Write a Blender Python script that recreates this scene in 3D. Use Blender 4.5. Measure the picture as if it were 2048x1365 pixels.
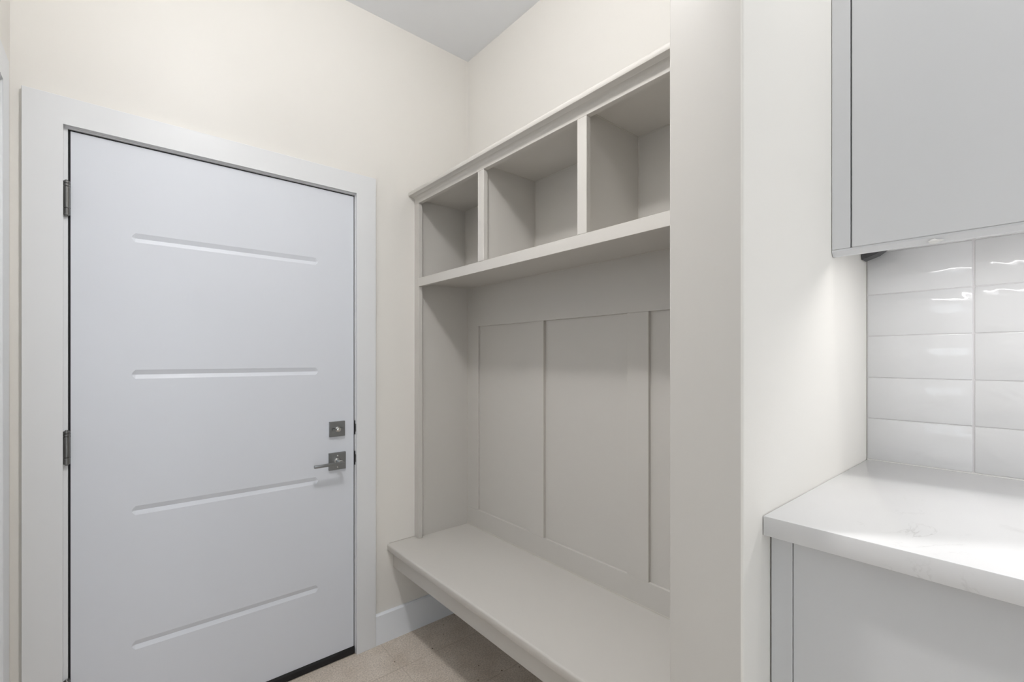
import bpy, bmesh, math
from mathutils import Vector

for o in list(bpy.data.objects):
    bpy.data.objects.remove(o, do_unlink=True)
SC = bpy.context.scene
COL = SC.collection
R = math.radians

# ------------------------------------------------------------------ camera
cam_d = bpy.data.cameras.new('camera')
cam = bpy.data.objects.new('camera', cam_d)
COL.objects.link(cam)
cam.location = (0, 0, 1.321)
cam.rotation_euler = (R(90), 0, R(49.685 - 90))
cam_d.sensor_width = 36
cam_d.lens = 36 * 918.08 / 2048
cam_d.shift_y = 34.2 / 2048
cam_d.clip_start = 0.02
SC.camera = cam

# ------------------------------------------------------------------ world, exposure
W = bpy.data.worlds.new('overcast_sky')
SC.world = W
W.use_nodes = True
bgn = W.node_tree.nodes['Background']
bgn.inputs[0].default_value = (0.86, 0.93, 1.0, 1)
bgn.inputs[1].default_value = 2.4
SC.view_settings.view_transform = 'Standard'
SC.view_settings.look = 'None'
SC.view_settings.gamma = 1
SC.view_settings.use_curve_mapping = False
SC.view_settings.exposure = 0.07

GLOBE = 63.0          # radiance of the lit opal globe
DOWN_W = 7.2          # downlight in the same fixture
POT2_W, FILL_POT_W = 7.0, 3.0  # recessed light over the counter; added fill light behind the camera
LED_W = 1.9           # under-cabinet strip
LAMP_COL = (1.0, 0.985, 0.975)

# ------------------------------------------------------------------ room dimensions (metres)
YF = 2.02             # far wall (entry door)
XR = 1.405            # right wall (bench, counter)
XL = -0.257           # left wall
YN = -2.40            # near wall behind the camera
YR, XO = 0.70, -1.75  # the room widens to the left before this return wall
ZC = 2.902            # ceiling
PX = 0.7023           # free end of the partition
PY0, PY1 = 0.297, 0.4187   # partition faces
T = 0.12

# ------------------------------------------------------------------ materials
def mat(name, col, rough=0.5, metal=0.0, spec=0.5, coat=0.0):
    m = bpy.data.materials.new(name)
    m.use_nodes = True
    b = m.node_tree.nodes['Principled BSDF']
    b.inputs['Base Color'].default_value = (*col, 1)
    b.inputs['Roughness'].default_value = rough
    b.inputs['Metallic'].default_value = metal
    b.inputs['Specular IOR Level'].default_value = spec
    b.inputs['Coat Weight'].default_value = coat
    return m

def N(m, typ, **kw):
    n = m.node_tree.nodes.new(typ)
    for k, v in kw.items():
        setattr(n, k, v)
    return n

def link(m, a, b):
    m.node_tree.links.new(a, b)

def bump(m, scale, strength, dist=0.001, detail=3.0, stretch=(1, 1, 1)):
    b = m.node_tree.nodes['Principled BSDF']
    geo = N(m, 'ShaderNodeNewGeometry')
    mp = N(m, 'ShaderNodeMapping')
    mp.inputs['Scale'].default_value = stretch
    nz = N(m, 'ShaderNodeTexNoise')
    nz.inputs['Scale'].default_value = scale
    nz.inputs['Detail'].default_value = detail
    bp = N(m, 'ShaderNodeBump')
    bp.inputs['Strength'].default_value = strength
    bp.inputs['Distance'].default_value = dist
    link(m, geo.outputs['Position'], mp.inputs['Vector'])
    link(m, mp.outputs['Vector'], nz.inputs['Vector'])
    link(m, nz.outputs['Fac'], bp.inputs['Height'])
    link(m, bp.outputs['Normal'], b.inputs['Normal'])
    return m

def mottle(m, c1, c2, scale, detail=4.0, lo=0.35, hi=0.65):
    b = m.node_tree.nodes['Principled BSDF']
    geo = N(m, 'ShaderNodeNewGeometry')
    nz = N(m, 'ShaderNodeTexNoise')
    nz.inputs['Scale'].default_value = scale
    nz.inputs['Detail'].default_value = detail
    cr = N(m, 'ShaderNodeValToRGB')
    cr.color_ramp.elements[0].position = lo
    cr.color_ramp.elements[0].color = (*c1, 1)
    cr.color_ramp.elements[1].position = hi
    cr.color_ramp.elements[1].color = (*c2, 1)
    link(m, geo.outputs['Position'], nz.inputs['Vector'])
    link(m, nz.outputs['Fac'], cr.inputs['Fac'])
    link(m, cr.outputs['Color'], b.inputs['Base Color'])
    return cr

M = {}
M['wall'] = bump(mat('cream_wall_paint', (0.84, 0.817, 0.772), 0.42, spec=0.35), 260, 0.10, 0.0008)
M['ceiling'] = bump(mat('ceiling_paint', (0.90, 0.92, 0.95), 0.8, spec=0.2), 220, 0.10, 0.0008)
M['greige'] = bump(mat('greige_paint', (0.635, 0.613, 0.576), 0.40, spec=0.4), 180, 0.05, 0.0006)
M['trim'] = bump(mat('white_trim_paint', (0.80, 0.81, 0.82), 0.35, spec=0.4), 150, 0.04, 0.0005)
M['base'] = mat('baseboard_paint', (0.88, 0.91, 0.95), 0.35, spec=0.4)
M['door'] = bump(mat('cool_white_door_paint', (0.74, 0.765, 0.815), 0.38, spec=0.4), 120, 0.05, 0.0005, 2, (1, 1, 0.25))
M['cab'] = mat('pale_grey_cabinet_lacquer', (0.71, 0.715, 0.725), 0.34, spec=0.4)
M['cabin'] = mat('cabinet_carcass', (0.72, 0.72, 0.72), 0.5)
M['dark'] = mat('dark_gap_seal', (0.015, 0.015, 0.016), 0.8)
M['rubber'] = bump(mat('black_rubber', (0.005, 0.005, 0.006), 0.6), 300, 0.15, 0.0008)
M['hinge'] = mat('gunmetal', (0.22, 0.22, 0.215), 0.32, 1.0)
M['nickel'] = bump(mat('satin_nickel', (0.32, 0.33, 0.335), 0.34, 1.0), 60, 0.06, 0.0004, 2, (1, 1, 14))
M['chrome'] = mat('polished_nickel', (0.75, 0.75, 0.74), 0.12, 1.0)
M['bracket'] = mat('dark_grey_metal', (0.10, 0.10, 0.105), 0.5, 0.3)
M['caulk'] = mat('greige_caulk', (0.66, 0.635, 0.585), 0.35)
M['wcaulk'] = mat('white_caulk', (0.80, 0.79, 0.77), 0.35)
M['grout'] = bump(mat('pale_grout', (0.74, 0.725, 0.73), 0.85), 400, 0.3, 0.001)
M['fgrout'] = bump(mat('floor_grout', (0.56, 0.49, 0.415), 0.9), 400, 0.3, 0.001)
M['vinyl'] = mat('white_window_vinyl', (0.8, 0.8, 0.8), 0.4)
M['steel'] = mat('pot_trim_white', (0.85, 0.85, 0.85), 0.4)

# hand-glazed white wall tile: slow waves in the glaze
m = M['tile'] = mat('white_glazed_tile', (0.76, 0.76, 0.765), 0.06, spec=0.55)
b = m.node_tree.nodes['Principled BSDF']
geo = N(m, 'ShaderNodeNewGeometry')
info = N(m, 'ShaderNodeObjectInfo')
sc = N(m, 'ShaderNodeVectorMath', operation='SCALE')
sc.inputs['Scale'].default_value = 7.0
cmb = N(m, 'ShaderNodeCombineXYZ')
link(m, info.outputs['Random'], cmb.inputs['X'])
link(m, cmb.outputs['Vector'], sc.inputs[0])
ad = N(m, 'ShaderNodeVectorMath', operation='ADD')
link(m, geo.outputs['Position'], ad.inputs[0])
link(m, sc.outputs['Vector'], ad.inputs[1])
mp = N(m, 'ShaderNodeMapping')
mp.inputs['Scale'].default_value = (1, 0.75, 1.15)
nz = N(m, 'ShaderNodeTexNoise')
nz.inputs['Scale'].default_value = 16
nz.inputs['Detail'].default_value = 1.5
nz.inputs['Distortion'].default_value = 0.7
bp = N(m, 'ShaderNodeBump')
bp.inputs['Strength'].default_value = 0.6
bp.inputs['Distance'].default_value = 0.006
link(m, ad.outputs['Vector'], mp.inputs['Vector'])
link(m, mp.outputs['Vector'], nz.inputs['Vector'])
link(m, nz.outputs['Fac'], bp.inputs['Height'])
link(m, bp.outputs['Normal'], b.inputs['Normal'])

# white quartz with faint grey veins and flecks
m = M['quartz'] = mat('white_quartz', (0.77, 0.77, 0.775), 0.13, spec=0.5)
b = m.node_tree.nodes['Principled BSDF']
geo = N(m, 'ShaderNodeNewGeometry')
nz = N(m, 'ShaderNodeTexNoise')
nz.inputs['Scale'].default_value = 3.6
nz.inputs['Detail'].default_value = 7
nz.inputs['Roughness'].default_value = 0.62
nz.inputs['Distortion'].default_value = 1.1
sub = N(m, 'ShaderNodeMath', operation='SUBTRACT')
sub.inputs[1].default_value = 0.5
ab = N(m, 'ShaderNodeMath', operation='ABSOLUTE')
cr = N(m, 'ShaderNodeValToRGB')
cr.color_ramp.elements[0].position = 0.0
cr.color_ramp.elements[0].color = (0.62, 0.615, 0.615, 1)
cr.color_ramp.elements[1].position = 0.010
cr.color_ramp.elements[1].color = (0.77, 0.77, 0.775, 1)
nz2 = N(m, 'ShaderNodeTexNoise')
nz2.inputs['Scale'].default_value = 7
nz2.inputs['Detail'].default_value = 3
cr2 = N(m, 'ShaderNodeValToRGB')
cr2.color_ramp.elements[0].position = 0.55
cr2.color_ramp.elements[0].color = (0, 0, 0, 1)
cr2.color_ramp.elements[1].position = 0.72
cr2.color_ramp.elements[1].color = (1, 1, 1, 1)
mx = N(m, 'ShaderNodeMix', data_type='RGBA')
mx.inputs['A'].default_value = (0.77, 0.77, 0.775, 1)
link(m, geo.outputs['Position'], nz.inputs['Vector'])
link(m, geo.outputs['Position'], nz2.inputs['Vector'])
link(m, nz.outputs['Fac'], sub.inputs[0])
link(m, sub.outputs[0], ab.inputs[0])
link(m, ab.outputs[0], cr.inputs['Fac'])
link(m, nz2.outputs['Fac'], cr2.inputs['Fac'])
link(m, cr2.outputs['Color'], mx.inputs['Factor'])
link(m, cr.outputs['Color'], mx.inputs['B'])
link(m, mx.outputs['Result'], b.inputs['Base Color'])

# beige stone-look floor tile: mottled, fine speckle and a few dark flecks
m = M['ftile'] = mat('beige_stone_tile', (0.5, 0.42, 0.34), 0.55, spec=0.35)
b = m.node_tree.nodes['Principled BSDF']
geo = N(m, 'ShaderNodeNewGeometry')
n1 = N(m, 'ShaderNodeTexNoise'); n1.inputs['Scale'].default_value = 9; n1.inputs['Detail'].default_value = 5
n2 = N(m, 'ShaderNodeTexNoise'); n2.inputs['Scale'].default_value = 150; n2.inputs['Detail'].default_value = 3
r1 = N(m, 'ShaderNodeValToRGB')
r1.color_ramp.elements[0].position = 0.3; r1.color_ramp.elements[0].color = (0.66, 0.575, 0.485, 1)
r1.color_ramp.elements[1].position = 0.7; r1.color_ramp.elements[1].color = (0.80, 0.72, 0.63, 1)
r2 = N(m, 'ShaderNodeValToRGB')
r2.color_ramp.elements[0].position = 0.32; r2.color_ramp.elements[0].color = (0.72, 0.71, 0.70, 1)
r2.color_ramp.elements[1].position = 0.62; r2.color_ramp.elements[1].color = (1.03, 1.03, 1.03, 1)
mul = N(m, 'ShaderNodeMix', data_type='RGBA', blend_type='MULTIPLY'); mul.inputs['Factor'].default_value = 1
vo = N(m, 'ShaderNodeTexVoronoi'); vo.inputs['Scale'].default_value = 16
lt = N(m, 'ShaderNodeMath', operation='LESS_THAN'); lt.inputs[1].default_value = 0.06
mx = N(m, 'ShaderNodeMix', data_type='RGBA'); mx.inputs['B'].default_value = (0.20, 0.155, 0.115, 1)
for n in (n1, n2, vo):
    link(m, geo.outputs['Position'], n.inputs['Vector'])
link(m, n1.outputs['Fac'], r1.inputs['Fac']); link(m, n2.outputs['Fac'], r2.inputs['Fac'])
link(m, r1.outputs['Color'], mul.inputs['A']); link(m, r2.outputs['Color'], mul.inputs['B'])
link(m, vo.outputs['Distance'], lt.inputs[0]); link(m, lt.outputs[0], mx.inputs['Factor'])
link(m, mul.outputs['Result'], mx.inputs['A']); link(m, mx.outputs['Result'], b.inputs['Base Color'])
bp = N(m, 'ShaderNodeBump'); bp.inputs['Strength'].default_value = 0.15; bp.inputs['Distance'].default_value = 0.001
link(m, n2.outputs['Fac'], bp.inputs['Height']); link(m, bp.outputs['Normal'], b.inputs['Normal'])

m = M['glass'] = mat('window_glass', (1, 1, 1), 0.0)
m.node_tree.nodes['Principled BSDF'].inputs['Transmission Weight'].default_value = 1.0
m.node_tree.nodes['Principled BSDF'].inputs['IOR'].default_value = 1.02

def emis(name, col, s):
    m = mat(name, (0.9, 0.9, 0.9), 0.4)
    b = m.node_tree.nodes['Principled BSDF']
    b.inputs['Emission Color'].default_value = (*col, 1)
    b.inputs['Emission Strength'].default_value = s
    return m
M['lens'] = emis('lit_light_lens', LAMP_COL, 6.0)
M['globe'] = emis('lit_opal_globe', LAMP_COL, GLOBE)
M['led'] = emis('lit_led_diffuser', LAMP_COL, 12.0)

# ------------------------------------------------------------------ mesh helpers (all in world metres)
WPOS = {}

def finish(name, bm, material, parent=None, smooth=False):
    """Link bm (world coordinates) as one mesh object with its origin at its base."""
    vs = [v.co for v in bm.verts]
    lo = Vector((min(v[i] for v in vs) for i in range(3)))
    hi = Vector((max(v[i] for v in vs) for i in range(3)))
    c = Vector(((lo.x + hi.x) / 2, (lo.y + hi.y) / 2, lo.z))
    bmesh.ops.translate(bm, vec=-c, verts=bm.verts)
    bmesh.ops.recalc_face_normals(bm, faces=bm.faces)
    me = bpy.data.meshes.new(name)
    bm.to_mesh(me)
    bm.free()
    if smooth:
        for p in me.polygons:
            p.use_smooth = True
        try:
            me.set_sharp_from_angle(angle=R(35))
        except Exception:
            pass
    me.materials.append(material)
    o = bpy.data.objects.new(name, me)
    COL.objects.link(o)
    WPOS[o] = c
    if parent is not None:
        o.parent = parent
        o.location = c - WPOS[parent]
    else:
        o.location = c
    return o

def add_box(bm, x0, x1, y0, y1, z0, z1, bev=0.0, seg=1):
    x0, x1 = sorted((x0, x1)); y0, y1 = sorted((y0, y1)); z0, z1 = sorted((z0, z1))
    v = [bm.verts.new(p) for p in ((x0, y0, z0), (x1, y0, z0), (x1, y1, z0), (x0, y1, z0),
                                   (x0, y0, z1), (x1, y0, z1), (x1, y1, z1), (x0, y1, z1))]
    fs = [bm.faces.new([v[i] for i in q]) for q in
          ((0, 3, 2, 1), (4, 5, 6, 7), (0, 1, 5, 4), (1, 2, 6, 5), (2, 3, 7, 6), (3, 0, 4, 7))]
    if bev > 0:
        es = list({e for f in fs for e in f.edges})
        bmesh.ops.bevel(bm, geom=es, offset=bev, segments=seg, affect='EDGES', profile=0.5)

def box(name, x0, x1, y0, y1, z0, z1, m, parent=None, bev=0.0, seg=1):
    bm = bmesh.new()
    add_box(bm, x0, x1, y0, y1, z0, z1, bev, seg)
    return finish(name, bm, M[m], parent, smooth=seg > 1)

def add_prism(bm, pts, axis, a0, a1):
    """Extrude a 2-D outline. axis 'y': pts are (x,z); 'x': (y,z); 'z': (x,y)."""
    def P(p, a):
        return {'y': (p[0], a, p[1]), 'x': (a, p[0], p[1]), 'z': (p[0], p[1], a)}[axis]
    A = [bm.verts.new(P(p, a0)) for p in pts]
    B = [bm.verts.new(P(p, a1)) for p in pts]
    n = len(pts)
    bm.faces.new(A); bm.faces.new(B[::-1])
    for i in range(n):
        j = (i + 1) % n
        bm.faces.new((A[i], B[i], B[j], A[j]))

def prism(name, pts, axis, a0, a1, m, parent=None, smooth=False):
    bm = bmesh.new()
    add_prism(bm, pts, axis, a0, a1)
    return finish(name, bm, M[m], parent, smooth)

def add_lathe(bm, prof, center, axis='z', n=28):
    """prof: (radius, along). Rings around axis through center."""
    rings = []
    for r, a in prof:
        ring = []
        for i in range(n):
            t = 2 * math.pi * i / n
            u, w = r * math.cos(t), r * math.sin(t)
            p = {'z': (u, w, a), 'y': (u, a, w), 'x': (a, u, w)}[axis]
            ring.append(bm.verts.new(Vector(center) + Vector(p)))
        rings.append(ring)
    bm.faces.new(rings[0]); bm.faces.new(rings[-1][::-1])
    for A, B in zip(rings, rings[1:]):
        for i in range(n):
            j = (i + 1) % n
            bm.faces.new((A[i], A[j], B[j], B[i]))

def lathe(name, prof, center, axis, m, parent=None, n=28):
    bm = bmesh.new()
    add_lathe(bm, prof, center, axis, n)
    return finish(name, bm, M[m], parent, True)

def thing(name, loc, label, cat, group=None, kind=None):
    o = bpy.data.objects.new(name, None)
    o.empty_display_size = 0.05
    COL.objects.link(o)
    o.location = loc
    WPOS[o] = Vector(loc)
    return tag(o, label, cat, group, kind)

def tag(o, label, cat, group=None, kind=None):
    o['label'] = label
    o['category'] = cat
    if group: o['group'] = group
    if kind: o['kind'] = kind
    return o

def struct(o, label, cat):
    return tag(o, label, cat, kind='structure')

# ------------------------------------------------------------------ the room
# openings
DX0, DX1, DZ = -0.1428, 0.795, 2.0555        # entry door: inner edge of the casing
SY0, SY1 = 0.868, 1.784                       # side door on the left wall
HOLE = 0.022                                  # jamb thickness beyond the casing edge

bm = bmesh.new()
for q in ((XL - T, DX0 - HOLE, 0, ZC), (DX1 + HOLE, XR + T, 0, ZC), (DX0 - HOLE, DX1 + HOLE, DZ + HOLE, ZC)):
    add_box(bm, q[0], q[1], YF, YF + T, q[2], q[3])
struct(finish('wall_far', bm, M['wall']), 'cream painted end wall around the white entry door', 'wall')

bm = bmesh.new()
for q in ((YR, SY0 - HOLE, 0, ZC), (SY1 + HOLE, YF, 0, ZC), (SY0 - HOLE, SY1 + HOLE, DZ + HOLE, ZC)):
    add_box(bm, XL - T, XL, q[0], q[1], q[2], q[3])
struct(finish('wall_left', bm, M['wall']), 'cream side wall at the left edge, with a second white casing', 'wall')

# the room widens behind the camera
bm = bmesh.new(); add_box(bm, XO, XL - T, YR, YR + T, 0, ZC)
struct(finish('wall_return', bm, M['wall']), 'cream return wall to the left of the camera', 'wall')
OY0, OY1, OZ0, OZ1 = -0.80, 0.42, 1.48, 2.02
bm = bmesh.new()
for q in ((YN - T, OY0, 0, ZC), (OY1, YR + T, 0, ZC), (OY0, OY1, 0, OZ0), (OY0, OY1, OZ1, ZC)):
    add_box(bm, XO - T, XO, q[0], q[1], q[2], q[3])
struct(finish('wall_outer', bm, M['wall']), 'cream outer wall with an added wide window, left of the camera', 'wall')

bm = bmesh.new(); add_box(bm, XR, XR + T, YN - T, YF, 0, ZC)
struct(finish('wall_right', bm, M['wall']), 'cream wall above the greige cubbies', 'wall')

bm = bmesh.new()
add_box(bm, PX, XR, PY0, PY1, 0, ZC, 0.0)
es = [e for e in bm.edges if all(abs(v.co.x - PX) < 1e-5 for v in e.verts) and abs(e.verts[0].co.z - e.verts[1].co.z) > 1]
bmesh.ops.bevel(bm, geom=es, offset=0.004, segments=4, affect='EDGES', profile=0.5)
for f_ in bm.faces:
    n_ = f_.normal if f_.normal.length > 0 else f_.calc_center_median()
    f_.normal_update()
    c_ = f_.calc_center_median()
    if c_.y > PY0 + 0.0045 or (c_.x < PX + 0.001 and c_.y > PY0 + 0.0035):
        f_.material_index = 1          # nook side and end are painted like the built-in
pw = finish('wall_partition', bm, M['wall'], smooth=True)
pw.data.materials.append(M['greige'])
struct(pw, 'narrow stub wall between the bench nook and the white counter', 'wall')

WX0, WX1, WZ0, WZ1 = -1.30, 0.60, 0.35, 2.10
bm = bmesh.new()
for q in ((XO, WX0, 0, ZC), (WX1, XR, 0, ZC), (WX0, WX1, 0, WZ0), (WX0, WX1, WZ1, ZC)):
    add_box(bm, q[0], q[1], YN - T, YN, q[2], q[3])
struct(finish('wall_near', bm, M['wall']), 'cream wall behind the camera with an added window', 'wall')

bm = bmesh.new(); add_box(bm, XO - T, XR + T, YN - T, YF + T, ZC, ZC + 0.1)
struct(finish('ceiling', bm, M['ceiling']), 'flat pale grey-white ceiling', 'ceiling')

# floor: grout bed with separate beige tiles
bm = bmesh.new(); add_box(bm, XO - T, XR + T, YN - T, YF + T, -0.12, -0.0015)
floor = struct(finish('floor', bm, M['fgrout']), 'beige stone-look tiled floor below the bench', 'floor')
TW, TL, G = 0.30, 0.60, 0.0022
row = 0
y1 = 1.797 + TW
meshes = {}
while y1 > YN + 0.01:
    y0 = y1 - TW
    x0 = 0.908 - 5 * TL
    xlim = XL if y1 > YR + TW else XO
    while x0 < XR:
        x1 = x0 + TL
        ax0, ax1 = max(x0 + G / 2, xlim + 0.001), min(x1 - G / 2, XR - 0.001)
        ay0, ay1 = max(y0 + G / 2, YN + 0.001), min(y1 - G / 2, YF - 0.001)
        if ax1 - ax0 > 0.02 and ay1 - ay0 > 0.02:
            key = (round(ax1 - ax0, 3), round(ay1 - ay0, 3))
            if key in meshes:
                src = meshes[key]
                t = src.copy(); COL.objects.link(t)
                wc = Vector(((ax0 + ax1) / 2, (ay0 + ay1) / 2, WPOS[src].z))
                WPOS[t] = wc; t.location = wc - WPOS[floor]
            else:
                meshes[key] = box('floor_tile', ax0, ax1, ay0, ay1, -0.0015, 0.0, 'ftile', floor, 0.0006)
        x0 += TL
    y1 -= TW

# two windows added out of view for fill light and tile reflections: a tall one behind the camera and a wide one to its left
def window(name, tname, axis, a0, a1, z0, z1, face, out, label, tlabel):
    def B(n, p0, p1, d0, d1, q0, q1, m, par, bev=0.0):
        if axis == 'x':
            return box(n, p0, p1, face + out * d0, face + out * d1, q0, q1, m, par, bev)
        return box(n, face + out * d0, face + out * d1, p0, p1, q0, q1, m, par, bev)
    c = (a0 + a1) / 2
    w = thing(name, (c, face + out * 0.06, z0) if axis == 'x' else (face + out * 0.06, c, z0), label, 'window', kind='structure')
    for p0, p1 in ((a0, a0 + 0.05), (c - 0.03, c + 0.03), (a1 - 0.05, a1)):
        B('window_stile', p0, p1, 0.04, 0.10, z0, z1, 'vinyl', w, 0.003)
    for p0, p1 in ((a0 + 0.05, c - 0.03), (c + 0.03, a1 - 0.05)):
        for q0, q1 in ((z0, z0 + 0.05), (z1 - 0.05, z1)):
            B('window_rail', p0, p1, 0.04, 0.10, q0, q1, 'vinyl', w, 0.003)
        B('pane', p0, p1, 0.068, 0.072, z0 + 0.05, z1 - 0.05, 'glass', w)
    t = thing(tname, (c, face, z0 - 0.09) if axis == 'x' else (face, c, z0 - 0.09), tlabel, 'trim', kind='structure')
    B('casing_side', a0 - 0.09, a0, -0.018, 0, z0, z1, 'trim', t, 0.002)
    B('casing_side', a1, a1 + 0.09, -0.018, 0, z0, z1, 'trim', t, 0.002)
    B('casing_head', a0 - 0.09, a1 + 0.09, -0.018, 0, z1, z1 + 0.09, 'trim', t, 0.002)
    B('casing_sill', a0 - 0.09, a1 + 0.09, -0.018, 0, z0 - 0.09, z0, 'trim', t, 0.002)
window('fill_window_1', 'trim_3', 'x', WX0, WX1, WZ0, WZ1, YN, -1, 'added tall white framed window behind the camera, for fill light', 'white flat casing around the added tall window behind the camera')
window('fill_window_2', 'trim_4', 'y', OY0, OY1, OZ0, OZ1, XO, -1, 'added wide white framed window to the left of the camera, for fill and tile reflections', 'white flat casing around the added wide window left of the camera')

# ------------------------------------------------------------------ entry door: casing and jambs
CW, CT = 0.0888, 0.018                        # casing width, thickness
tr = thing('trim_1', ((DX0 + DX1) / 2, YF, 0), 'wide flat white casing framing the panelled entry door', 'trim', kind='structure')
def casing(axis, a0, a1, face0, face1, parent):
    """flat casing around an opening, filled and painted over at the joints"""
    bm = bmesh.new()
    w, h = (CW, 0.0855) if axis == 'y' else (0.085, 0.0855)
    pts = [(a0 - w, 0), (a0, 0), (a0, DZ), (a1, DZ), (a1, 0), (a1 + w, 0), (a1 + w, DZ + h), (a0 - w, DZ + h)]
    add_prism(bm, pts, axis, face0, face1)
    bmesh.ops.bevel(bm, geom=[e for e in bm.edges], offset=0.0013, segments=1, affect='EDGES', profile=0.5)
    return finish('casing', bm, M['trim'], parent)
casing('y', DX0, DX1, YF - CT, YF, tr)
SX0, SX1, SZ0, SZ1 = -0.126, 0.788, 0.034, 2.0435     # slab
JL, JR, JH = SX0 - 0.006, SX1 + 0.0045, SZ1 + 0.0055  # jamb faces
box('jamb', DX0 - HOLE + 0.001, JL, YF + 0.0005, YF + T, 0, JH, 'trim', tr, 0.001)
box('jamb', JR, DX1 + HOLE - 0.001, YF + 0.0005, YF + T, 0, JH, 'trim', tr, 0.001)
box('head_jamb', DX0 - HOLE + 0.001, DX1 + HOLE - 0.001, YF + 0.0005, YF + T, JH, DZ + HOLE - 0.001, 'trim', tr, 0.001)
box('door_stop', JL, JL + 0.012, YF + 0.062, YF + T, 0, JH, 'dark', tr)
box('door_stop', JR - 0.012, JR, YF + 0.062, YF + T, 0, JH, 'dark', tr)
box('door_stop', JL, JR, YF + 0.062, YF + T, JH - 0.012, JH, 'dark', tr)
for z0, z1 in ((0.980, 1.042), (0.844, 0.906)):
    p = box('strike_plate', JR - 0.0012, JR + 0.0095, YF - 0.0010, YF + 0.010, z0, z1, 'hinge', tr, 0.0005)
    p['label'] = 'dark metal strike plate'
    box('strike_lip', JR + 0.0012, JR + 0.0066, YF - 0.0065, YF - 0.0010, z0 + 0.012, z1 - 0.015, 'hinge', p, 0.001)
box('weatherstrip', JL + 0.0002, SX0 - 0.0004, YF + 0.009, YF + 0.045, 0.02, JH, 'dark', tr)
box('weatherstrip', SX1 + 0.0004, JR - 0.0002, YF + 0.009, YF + 0.045, 0.02, JH, 'dark', tr)
box('weatherstrip', SX0 - 0.0004, SX1 + 0.0004, YF + 0.009, YF + 0.045, SZ1 + 0.0004, JH - 0.0002, 'dark', tr)
box('threshold', JL, JR, YF + 0.004, YF + T, 0, 0.013, 'rubber', tr, 0.003)

# ------------------------------------------------------------------ entry door slab with four V-grooves
door = thing('door_1', ((SX0 + SX1) / 2, YF + 0.02, 0.0), 'cool white entry door with four horizontal grooves', 'door', kind='structure')
bm = bmesh.new()
Yf, Yb = YF + 0.003, YF + 0.047
GX0, GX1 = 0.0235, 0.6350
HH, TIP, DEP = 0.0155, 0.010, 0.0058
zc = [0.342, 0.8005, 1.2655, 1.7315]
def V(x, z, y=Yf):
    return bm.verts.new((x, y, z))
left, right = [V(SX0, SZ0)], [V(SX1, SZ0)]
prev = (left[0], [], right[0])                # lower edge of the band below the first groove
for z in zc:
    Lb, Rb, Lt, Rt = V(SX0, z - HH), V(SX1, z - HH), V(SX0, z + HH), V(SX1, z + HH)
    F, E_ = V(GX0 + TIP, z - HH), V(GX1 - TIP, z - HH)
    A, B_ = V(GX0 + TIP, z + HH), V(GX1 - TIP, z + HH)
    Gv, Hv, D_, C_ = V(GX0, z - 0.003), V(GX0, z + 0.003), V(GX1, z - 0.003), V(GX1, z + 0.003)
    V0, V1 = V(GX0 + TIP, z - 0.0012, Yf + DEP), V(GX1 - TIP, z - 0.0012, Yf + DEP)
    bm.faces.new([prev[0]] + prev[1] + [prev[2], Rb, E_, F, Lb])
    bm.faces.new((Lb, F, Gv, Hv, A, Lt))
    bm.faces.new((Rb, Rt, B_, C_, D_, E_))
    bm.faces.new((A, B_, V1, V0)); bm.faces.new((F, V0, V1, E_))
    bm.faces.new((Gv, V0, F)); bm.faces.new((Hv, A, V0)); bm.faces.new((Gv, Hv, V0))
    bm.faces.new((D_, E_, V1)); bm.faces.new((C_, V1, B_)); bm.faces.new((D_, V1, C_))
    left += [Lb, Lt]; right += [Rb, Rt]
    prev = (Lt, [A, B_], Rt)
tl, tr_ = V(SX0, SZ1), V(SX1, SZ1)
left.append(tl); right.append(tr_)
bm.faces.new([prev[0]] + prev[1] + [prev[2], tr_, tl])
bl, br, btl, btr = V(SX0, SZ0, Yb), V(SX1, SZ0, Yb), V(SX0, SZ1, Yb), V(SX1, SZ1, Yb)
bm.faces.new((bl, btl, btr, br))
bm.faces.new((left[0], right[0], br, bl)); bm.faces.new((tl, btl, btr, tr_))
bm.faces.new(left + [btl, bl]); bm.faces.new(right + [btr, br])
finish('slab', bm, M['door'], door)
sw = prism('bottom_sweep', [(Yf - 0.006, 0.004), (Yf - 0.008, 0.012), (Yf - 0.007, 0.026), (Yf - 0.003, SZ0), (Yb, SZ0), (Yb, 0.015), (Yf, 0.015), (Yf, 0.004)],
      'x', SX0 - 0.004, SX1 + 0.003, 'rubber', door)
sw['label'] = 'black rubber sweep along the foot of the door'

def hinge(zlo, zhi):
    cx, cy = -0.1345, YF - 0.0055
    bm = bmesh.new(); h = zhi - zlo; r = 0.0082
    prof = []
    cuts = [0.0, 0.075, 0.165, 0.79, 1.0]
    for i in range(4):
        a, b_ = zlo + h * cuts[i], zlo + h * cuts[i + 1]
        prof += [(r * 0.80, a + 0.0003), (r, a + 0.0016), (r, b_ - 0.0016), (r * 0.80, b_ - 0.0003)]
    # flip so the short rings sit at the top
    prof = [(p[0], zlo + zhi - p[1]) for p in prof][::-1]
    add_lathe(bm, prof, (cx, cy, 0), 'z', 20)
    hg = finish('hinge', bm, M['hinge'], door, True)
    hg['label'] = 'dark metal door hinge'
    lathe('pin_tip', [(0.0030, zlo - 0.003), (0.0045, zlo - 0.001), (0.0045, zlo + 0.0005)], (cx, cy, 0), 'z', 'hinge', hg, 16)
    lathe('pin_tip', [(0.0045, zhi - 0.0005), (0.0045, zhi + 0.0012), (0.0030, zhi + 0.003)], (cx, cy, 0), 'z', 'hinge', hg, 16)
    box('hinge_leaf', cx + 0.0035, cx + 0.0065, cy + 0.004, cy + 0.040, zlo, zhi, 'hinge', hg, 0.0004)
hinge(1.772, 1.881); hinge(0.9845, 1.0905); hinge(0.196, 0.303)

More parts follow.
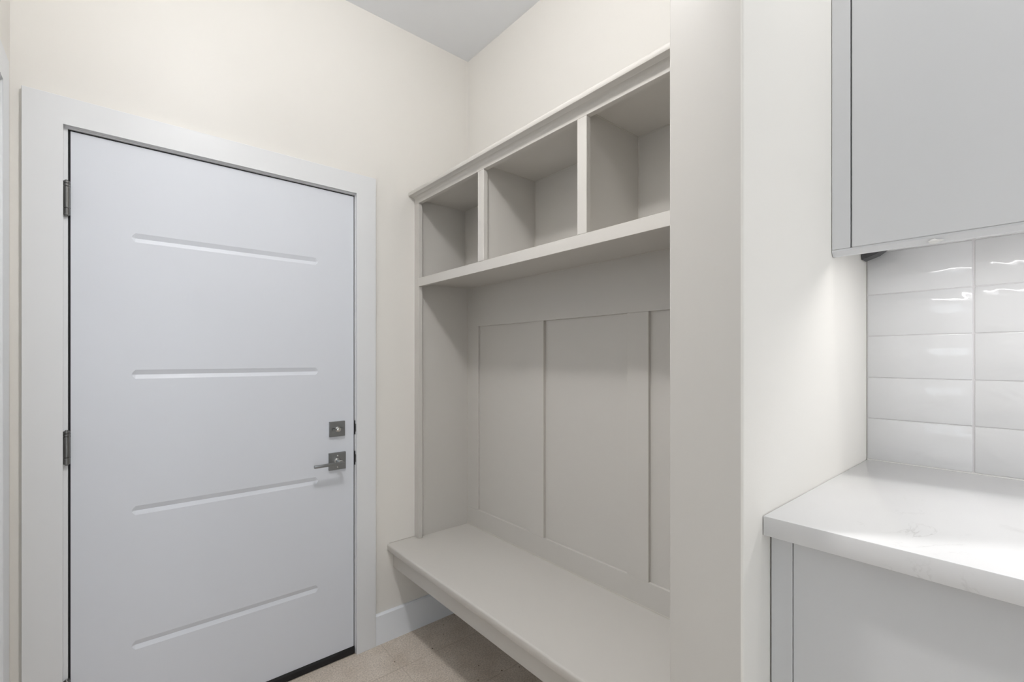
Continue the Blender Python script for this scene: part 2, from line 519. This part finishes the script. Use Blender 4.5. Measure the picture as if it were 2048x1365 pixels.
# dead bolt
db = box('deadbolt_plate', 0.6795, 0.7465, Yf - 0.0095, Yf + 0.001, 0.9795, 1.0455, 'nickel', door, 0.0012)
db['label'] = 'square brushed nickel deadbolt plate'
lathe('thumbturn_boss', [(0.0105, Yf - 0.0095), (0.0105, Yf - 0.0130), (0.0085, Yf - 0.0140), (0.0085, Yf - 0.0285), (0.006, Yf - 0.0300)], (0.713, 0, 1.012), 'y', 'chrome', db, 24)
prism('thumbturn', [(0.692, 1.0095), (0.690, 1.012), (0.692, 1.0155), (0.705, 1.0165), (0.713, 1.0190), (0.721, 1.0165), (0.734, 1.0155), (0.736, 1.012), (0.734, 1.0095), (0.721, 1.0085), (0.713, 1.006), (0.705, 1.0085)],
      'y', Yf - 0.0270, Yf - 0.0135, 'nickel', db)
# lever set
lv = box('lever_plate', 0.6775, 0.7500, Yf - 0.0095, Yf + 0.001, 0.8350, 0.9100, 'nickel', door, 0.0012)
lv['label'] = 'square brushed nickel lever plate'
lathe('lever_neck', [(0.0145, Yf - 0.0095), (0.0130, Yf - 0.0120), (0.0105, Yf - 0.0150), (0.0100, Yf - 0.0500), (0.0085, Yf - 0.0520)], (0.7137, 0, 0.8730), 'y', 'chrome', lv, 28)
box('lever_bar', 0.6020, 0.7275, Yf - 0.0600, Yf - 0.0480, 0.8645, 0.8770, 'nickel', lv, 0.002, 2)
lathe('privacy_pin', [(0.0032, Yf - 0.0095), (0.0032, Yf - 0.0125), (0.0022, Yf - 0.0135)], (0.7137, 0, 0.8960), 'y', 'chrome', lv, 14)
lathe('plate_screw', [(0.0030, Yf - 0.0095), (0.0030, Yf - 0.0105), (0.0020, Yf - 0.0110)], (0.7137, 0, 0.8470), 'y', 'chrome', lv, 14)

# ------------------------------------------------------------------ side door on the left wall
tr2 = thing('trim_2', (XL, (SY0 + SY1) / 2, 0), 'white casing edge on the side wall at the left edge', 'trim', kind='structure')
casing('x', SY0, SY1, XL, XL + CT, tr2)
box('jamb', XL - T, XL - 0.0005, SY1 - 0.004, SY1 + HOLE - 0.001, 0, DZ - 0.003, 'trim', tr2, 0.001)
box('jamb', XL - T, XL - 0.0005, SY0 - HOLE + 0.001, SY0 + 0.004, 0, DZ - 0.003, 'trim', tr2, 0.001)
box('head_jamb', XL - T, XL - 0.0005, SY0 - HOLE + 0.001, SY1 + HOLE - 0.001, DZ - 0.003, DZ + HOLE - 0.001, 'trim', tr2, 0.001)
d2 = thing('door_2', (XL - 0.05, (SY0 + SY1) / 2, 0), 'closed white side door outside the left edge of the view', 'door', kind='structure')
bm = bmesh.new()
yl, yh = SY0 + 0.007, SY1 - 0.007
add_box(bm, XL - 0.075, XL - 0.045, yl, yh, 0.008, DZ - 0.006)
for z0, z1 in ((0.008, 0.22), (0.95, 1.10), (1.93, DZ - 0.006)):
    add_box(bm, XL - 0.045, XL - 0.037, yl, yh, z0, z1)
for q in ((yl, yl + 0.12), (yh - 0.12, yh)):
    add_box(bm, XL - 0.045, XL - 0.037, q[0], q[1], 0.22, 0.95)
    add_box(bm, XL - 0.045, XL - 0.037, q[0], q[1], 1.10, 1.93)
finish('slab', bm, M['trim'], d2)

# ------------------------------------------------------------------ baseboards
def baseboard(name, pts_axis, label):
    axis, lo, hi, face, sign = pts_axis
    t, h = 0.015, 0.139
    pts = [(face, 0), (face + sign * t, 0), (face + sign * t, h - 0.006), (face + sign * (t - 0.006), h), (face, h)]
    o = prism(name, pts, axis, lo, hi, 'base')
    return struct(o, label, 'baseboard')
baseboard('baseboard_far', ('x', DX1 + CW, XR, YF, -1), 'white baseboard between the entry door casing and the bench corner')
baseboard('baseboard_right', ('y', PY1, YF - 0.015, XR, -1), 'white baseboard on the wall under the bench')
baseboard('baseboard_partition', ('y', PY0, PY1, PX, -1), 'short white baseboard at the foot of the stub wall end')
baseboard('baseboard_nook', ('x', PX, XR - 0.015, PY1, 1), 'white baseboard on the nook side of the stub wall')
baseboard('baseboard_left', ('y', YR, SY0 - 0.085, XL, 1), 'short white baseboard beside the side door casing')
baseboard('baseboard_outer', ('y', YN, YR, XO, 1), 'white baseboard along the outer wall left of the camera')

# ------------------------------------------------------------------ greige built-in: cubby unit
NX = 1.0887                       # face frame front
FB = NX + 0.0203                  # face frame back
BX = 1.375                        # cubby back
YA, YB_ = PY1, YF                 # nook ends
cub = thing('cubby_unit', ((NX + XR) / 2, (YA + YB_) / 2, 0.4495), 'greige built-in unit with three open cubbies above a batten panel', 'shelf')
ZS = 0.4490                       # seat top
def cbead(x0, y0, z0, x1, y1, z1, parent, m='caulk', r=0.0021):
    """thin caulk bead along an inside corner"""
    bm = bmesh.new()
    add_box(bm, min(x0, x1) - r, max(x0, x1) + r, min(y0, y1) - r, max(y0, y1) + r, min(z0, z1) - r, max(z0, z1) + r)
    return finish('caulk_bead', bm, M[m], parent)
# side panels
box('side_panel', FB, 1.3895, YF - 0.020, YF - 0.0005, ZS + 0.0005, 2.112, 'greige', cub)
box('side_panel', FB, 1.3895, YA + 0.0005, YA + 0.020, ZS + 0.0005, 2.112, 'greige', cub)
# face frame
box('stile', NX, FB, 1.9777, YF - 0.0005, ZS + 0.0005, 2.0700, 'greige', cub, 0.001)
box('stile', NX, FB, YA + 0.0005, YA + 0.042, ZS + 0.0005, 2.0700, 'greige', cub, 0.001)
box('top_rail', NX, FB, YA + 0.0005, YF - 0.0005, 2.0700, 2.119, 'greige', cub, 0.001)
box('middle_rail', NX, FB, YA + 0.0425, 1.9772, 1.6665, 1.7070, 'greige', cub, 0.001)
box('divider_stile', NX, FB, 1.4557, 1.4958, 1.7072, 2.0698, 'greige', cub, 0.001)
box('divider_stile', NX, FB, 0.9287, 0.9670, 1.7072, 2.0698, 'greige', cub, 0.001)
# boxes
box('shelf_board', FB, BX, YA + 0.0205, YF - 0.0205, 1.6870, 1.7060, 'greige', cub)
box('top_board', FB, BX, YA + 0.0205, YF - 0.0205, 2.0930, 2.1120, 'greige', cub)
box('cubby_back', BX, 1.3895, YA + 0.0205, YF - 0.0205, 1.6870, 2.1120, 'greige', cub)
for yc in (1.4755, 0.9475):
    box('divider', FB, BX - 0.0005, yc - 0.0105, yc + 0.0105, 1.7065, 2.0925, 'greige', cub)
# caulk at the inside corners
for ya in (YF - 0.0205, 1.4755 - 0.0105, 0.9475 - 0.0105):
    cbead(BX, ya, 1.709, BX, ya, 2.091, cub)
    cbead(FB + 0.03, ya, 2.0925, BX, ya, 2.0925, cub)
for ya, yb in ((1.488, YF - 0.022), (0.960, 1.463), (YA + 0.022, 0.935)):
    cbead(BX, ya, 2.0925, BX, yb, 2.0925, cub)
cbead(1.3895, YA + 0.022, 1.6865, 1.3895, YF - 0.022, 1.6865, cub)
cbead(1.3895, YF - 0.0205, 0.452, 1.3895, YF - 0.0205, 1.685, cub)
cbead(FB + 0.03, YF - 0.0205, 1.6865, 1.388, YF - 0.0205, 1.6865, cub)
cbead(NX + 0.001, YF - 0.0008, 0.47, NX + 0.001, YF - 0.0008, 2.08, cub, 'wcaulk', 0.0010)
# crown: cove rising to a rounded cap
prof = [(NX, 2.0900)]
for i in range(1, 7):
    a = math.pi / 2 * i / 6
    prof.append((NX - 0.014 * (1 - math.cos(a)), 2.0900 + 0.0105 * math.sin(a)))
NO = NX - 0.0335
prof += [(NX - 0.0155, 2.1020), (NO + 0.004, 2.1045), (NO + 0.0012, 2.1058), (NO, 2.1085), (NO, 2.1180), (NO + 0.0010, 2.1210), (NO + 0.0030, 2.1232), (NO + 0.0060, 2.1240)]
prof += [(XR - 0.0005, 2.1240), (XR - 0.0005, 2.1192), (NX, 2.1192)]
prism('crown_ledge', prof, 'y', YA + 0.0005, YF - 0.0005, 'greige', cub, True)

# ------------------------------------------------------------------ board-and-batten back panel
PF = 1.3900                       # batten face
bp_ = box('back_panel', 1.4020, XR - 0.0005, YA + 0.0005, YF - 0.0005, ZS + 0.0005, 1.6865, 'greige', cub)
bp_['label'] = 'board-and-batten back panel'
box('top_rail', PF, 1.4020, YA + 0.0205, YF - 0.0205, 1.4835, 1.6865, 'greige', bp_, 0.0008)
box('bottom_rail', PF, 1.4020, YA + 0.0205, YF - 0.0205, ZS + 0.0005, 0.5410, 'greige', bp_, 0.0008)
for ya, yb in ((1.9076, YF - 0.0205), (1.4274, 1.5170), (0.9070, 0.9959), (YA + 0.0205, 0.512)):
    box('batten', PF, 1.4020, ya, yb, 0.5412, 1.4833, 'greige', bp_, 0.0008)
cbead(PF, YA + 0.022, ZS + 0.0022, PF, YF - 0.022, ZS + 0.0022, bp_)

# ------------------------------------------------------------------ bench
bn = thing('bench', (1.17, (YA + YB_) / 2, 0.333), 'greige wall-to-wall bench with rounded seat edge and deep apron', 'bench')
SXF = 0.9460
pts = [(XR - 0.0005, ZS - 0.033), (XR - 0.0005, ZS)]
for i in range(9):
    a = math.pi / 2 + math.pi * i / 8
    rz = 0.007 if i <= 4 else 0.007
    cz = (ZS - 0.007) if i <= 4 else (ZS - 0.026)
    pts.append((SXF + 0.007 + 0.007 * math.cos(a), cz + rz * math.sin(a)))
prism('seat', pts, 'y', YA + 0.0005, YF - 0.0005, 'greige', bn, True)
box('apron', 0.9770, 0.9960, YA + 0.0005, YF - 0.0005, 0.3330, ZS - 0.0331, 'greige', bn, 0.001)
box('cleat', 0.9962, XR - 0.016, YF - 0.0205, YF - 0.0005, 0.370, ZS - 0.0331, 'greige', bn)
cbead(SXF + 0.012, YF - 0.0010, ZS + 0.0020, FB, YF - 0.0010, ZS + 0.0020, cub, 'caulk', 0.0014)

# ------------------------------------------------------------------ counter, cabinets
CE = -1.90                        # near end of the counter run
CZ0, CZ1 = 1.0410, 1.0720
ct = box('countertop', 0.7711, XR - 0.0005, CE, PY0 - 0.0008, CZ0, CZ1, 'quartz', None, 0.0015, 2)
tag(ct, 'white quartz countertop with faint grey veins against the tiled wall', 'countertop')

bc = thing('base_cabinet', (1.10, (CE + PY0) / 2, 0), 'pale grey flat-front base cabinet below the quartz countertop', 'cabinet')
BF = 0.7998
box('carcass', BF + 0.021, XR - 0.0005, CE + 0.002, PY0 - 0.002, 0.10, CZ0 - 0.0005, 'cabin', bc)
box('filler_strip', BF, BF + 0.0205, 0.2640, PY0 - 0.0022, 0.10, CZ0 - 0.0005, 'cab', bc, 0.0008)
yy = 0.2631
while yy > CE + 0.3:
    box('cabinet_door', BF, BF + 0.0195, yy - 0.60, yy, 0.105, CZ0 - 0.0035, 'cab', bc, 0.0012)
    yy -= 0.603
box('toe_kick', BF + 0.075, BF + 0.09, CE + 0.002, PY0 - 0.002, 0, 0.10, 'cab', bc)

uc = thing('wall_cabinet', (1.26, (CE + PY0) / 2, 1.53), 'pale grey flat-front wall cabinet hung above the tile backsplash', 'cabinet')
UF = 1.1185
box('carcass', UF + 0.021, XR - 0.0005, CE + 0.002, PY0 - 0.0008, 1.600, 2.43, 'cabin', uc)
box('filler_strip', UF + 0.001, UF + 0.0205, 0.2645, PY0 - 0.0008, 1.5440, 2.43, 'cab', uc, 0.0008)
yy = 0.2622
while yy > CE + 0.3:
    box('cabinet_door', UF, UF + 0.0195, yy - 0.60, yy, 1.5440, 2.43, 'cab', uc, 0.0016)
    yy -= 0.603
lr = prism('light_rail', [(UF + 0.001, 1.5435), (UF + 0.001, 1.5395), (UF + 0.0075, 1.5310), (UF + 0.018, 1.5310), (UF + 0.020, 1.5330), (UF + 0.020, 1.5435)], 'y', CE + 0.002, PY0 - 0.0008, 'cab', uc)
mb = prism('mounting_bracket', [(PY0 - 0.002, 1.556), (0.268, 1.565), (0.252, 1.577), (0.252, 1.5995), (PY0 - 0.002, 1.5995)], 'x', 1.345, 1.382, 'bracket', uc)
mb['label'] = 'dark grey metal bracket under the cabinet corner'
# dab of caulk left on the lower edge of the rail
bm = bmesh.new()
bmesh.ops.create_icosphere(bm, subdivisions=2, radius=1.0)
for v in bm.verts:
    k = 1 + 0.25 * math.sin(5 * v.co.y + 2 * v.co.x)
    v.co = Vector((UF + 0.0025 + 0.0035 * v.co.x, 0.1385 + 0.0105 * v.co.y * k, 1.5330 + 0.0042 * v.co.z * (1.2 - abs(v.co.y)) * k))
cd = finish('caulk_dab', bm, M['wcaulk'], uc, True)
cd['label'] = 'dried dab of white caulk'

# backsplash: grout bed and single glazed tiles
bs = thing('tile_backsplash', (1.400, (CE + PY0) / 2, CZ1), 'glossy white stacked wall tiles between counter and wall cabinet', 'backsplash')
TX = 1.3955
box('grout_bed', TX + 0.0018, XR - 0.0003, CE, PY0 - 0.0008, CZ1 + 0.0005, 1.5995, 'grout', bs)
zj = [CZ1 + 0.0015, 1.1740, 1.2735, 1.3745, 1.4750, 1.5760]
yj = [PY0 - 0.0025, 0.1105, -0.1945, -0.4995, -0.8045, -1.1095, -1.4145, -1.7195]
gg, gv = 0.0008, 0.0019
for iy in range(len(yj) - 1):
    for iz in range(len(zj)):
        z0 = zj[iz]; z1 = zj[iz + 1] if iz + 1 < len(zj) else 1.5990
        box('wall_tile', TX, TX + 0.0085, yj[iy + 1] + gv, yj[iy] - (gv if iy else 0), z0 + gg, z1 - gg, 'tile', bs, 0.0016, 2)
cbead(TX, CE + 0.01, CZ1 + 0.0008, TX, PY0 - 0.003, CZ1 + 0.0008, bs, 'wcaulk', 0.0016)

# ------------------------------------------------------------------ lamps
def area(name, loc, size, size_y, power, parent, disk=True, rot=(0, 0, 0)):
    l = bpy.data.lights.new(name, 'AREA')
    l.shape = 'DISK' if disk else 'RECTANGLE'
    l.size = size
    if not disk: l.size_y = size_y
    l.energy = power
    l.color = LAMP_COL
    o = bpy.data.objects.new(name, l)
    COL.objects.link(o)
    o.parent = parent
    o.location = Vector(loc) - WPOS[parent]
    o.rotation_euler = rot
    return o

def pot_light(x, y, power, label):
    t = thing('recessed_light', (x, y, ZC - 0.012), label, 'ceiling light', 'recessed ceiling lights')
    lathe('trim_ring', [(0.078, ZC), (0.100, ZC), (0.100, ZC - 0.004), (0.092, ZC - 0.009), (0.078, ZC - 0.010), (0.078, ZC - 0.004)], (x, y, 0), 'z', 'steel', t, 40)
    lathe('lens', [(0.0775, ZC - 0.0005), (0.0775, ZC - 0.005), (0.070, ZC - 0.006)], (x, y, 0), 'z', 'lens', t, 40)
    area('lamp', (x, y, ZC - 0.013), 0.15, 0, power, t)

def globe_light(x, y, label):
    t = thing('globe_light', (x, y, ZC - 0.20), label, 'ceiling light')
    lathe('canopy', [(0.065, ZC), (0.065, ZC - 0.012), (0.055, ZC - 0.020), (0.022, ZC - 0.024)], (x, y, 0), 'z', 'steel', t, 36)
    r, zc_ = 0.085, ZC - 0.108
    prof = [(max(0.001, r * math.sin(math.pi * i / 16)), zc_ + r * math.cos(math.pi * i / 16)) for i in range(1, 17)]
    lathe('globe', prof, (x, y, 0), 'z', 'globe', t, 32)
    lathe('lens_ring', [(0.050, ZC - 0.186), (0.060, ZC - 0.186), (0.060, ZC - 0.198), (0.050, ZC - 0.200)], (x, y, 0), 'z', 'steel', t, 32)
    a = area('lamp', (x, y, ZC - 0.203), 0.11, 0, DOWN_W, t)
    a.data.spread = R(135)

globe_light(0.30, 0.85, 'opal glass globe light on the ceiling in front of the cubbies')
pot_light(0.90, -0.30, POT2_W, 'round white recessed light in the ceiling above the counter')
pot_light(0.25, -1.30, FILL_POT_W, 'added round white recessed fill light in the ceiling behind the camera')  # unseen light, added behind the camera as soft fill

ul = thing('under_cabinet_light', (1.158, -0.8, 1.545), 'slim lit strip light hidden under the wall cabinet', 'strip light')
box('housing', 1.146, 1.170, -1.75, 0.185, 1.5492, 1.5995, 'vinyl', ul, 0.001)
box('diffuser', 1.149, 1.167, -1.745, 0.180, 1.5456, 1.5490, 'led', ul)
area('lamp', (1.158, -0.7825, 1.5448), 0.016, 1.92, LED_W, ul, False)
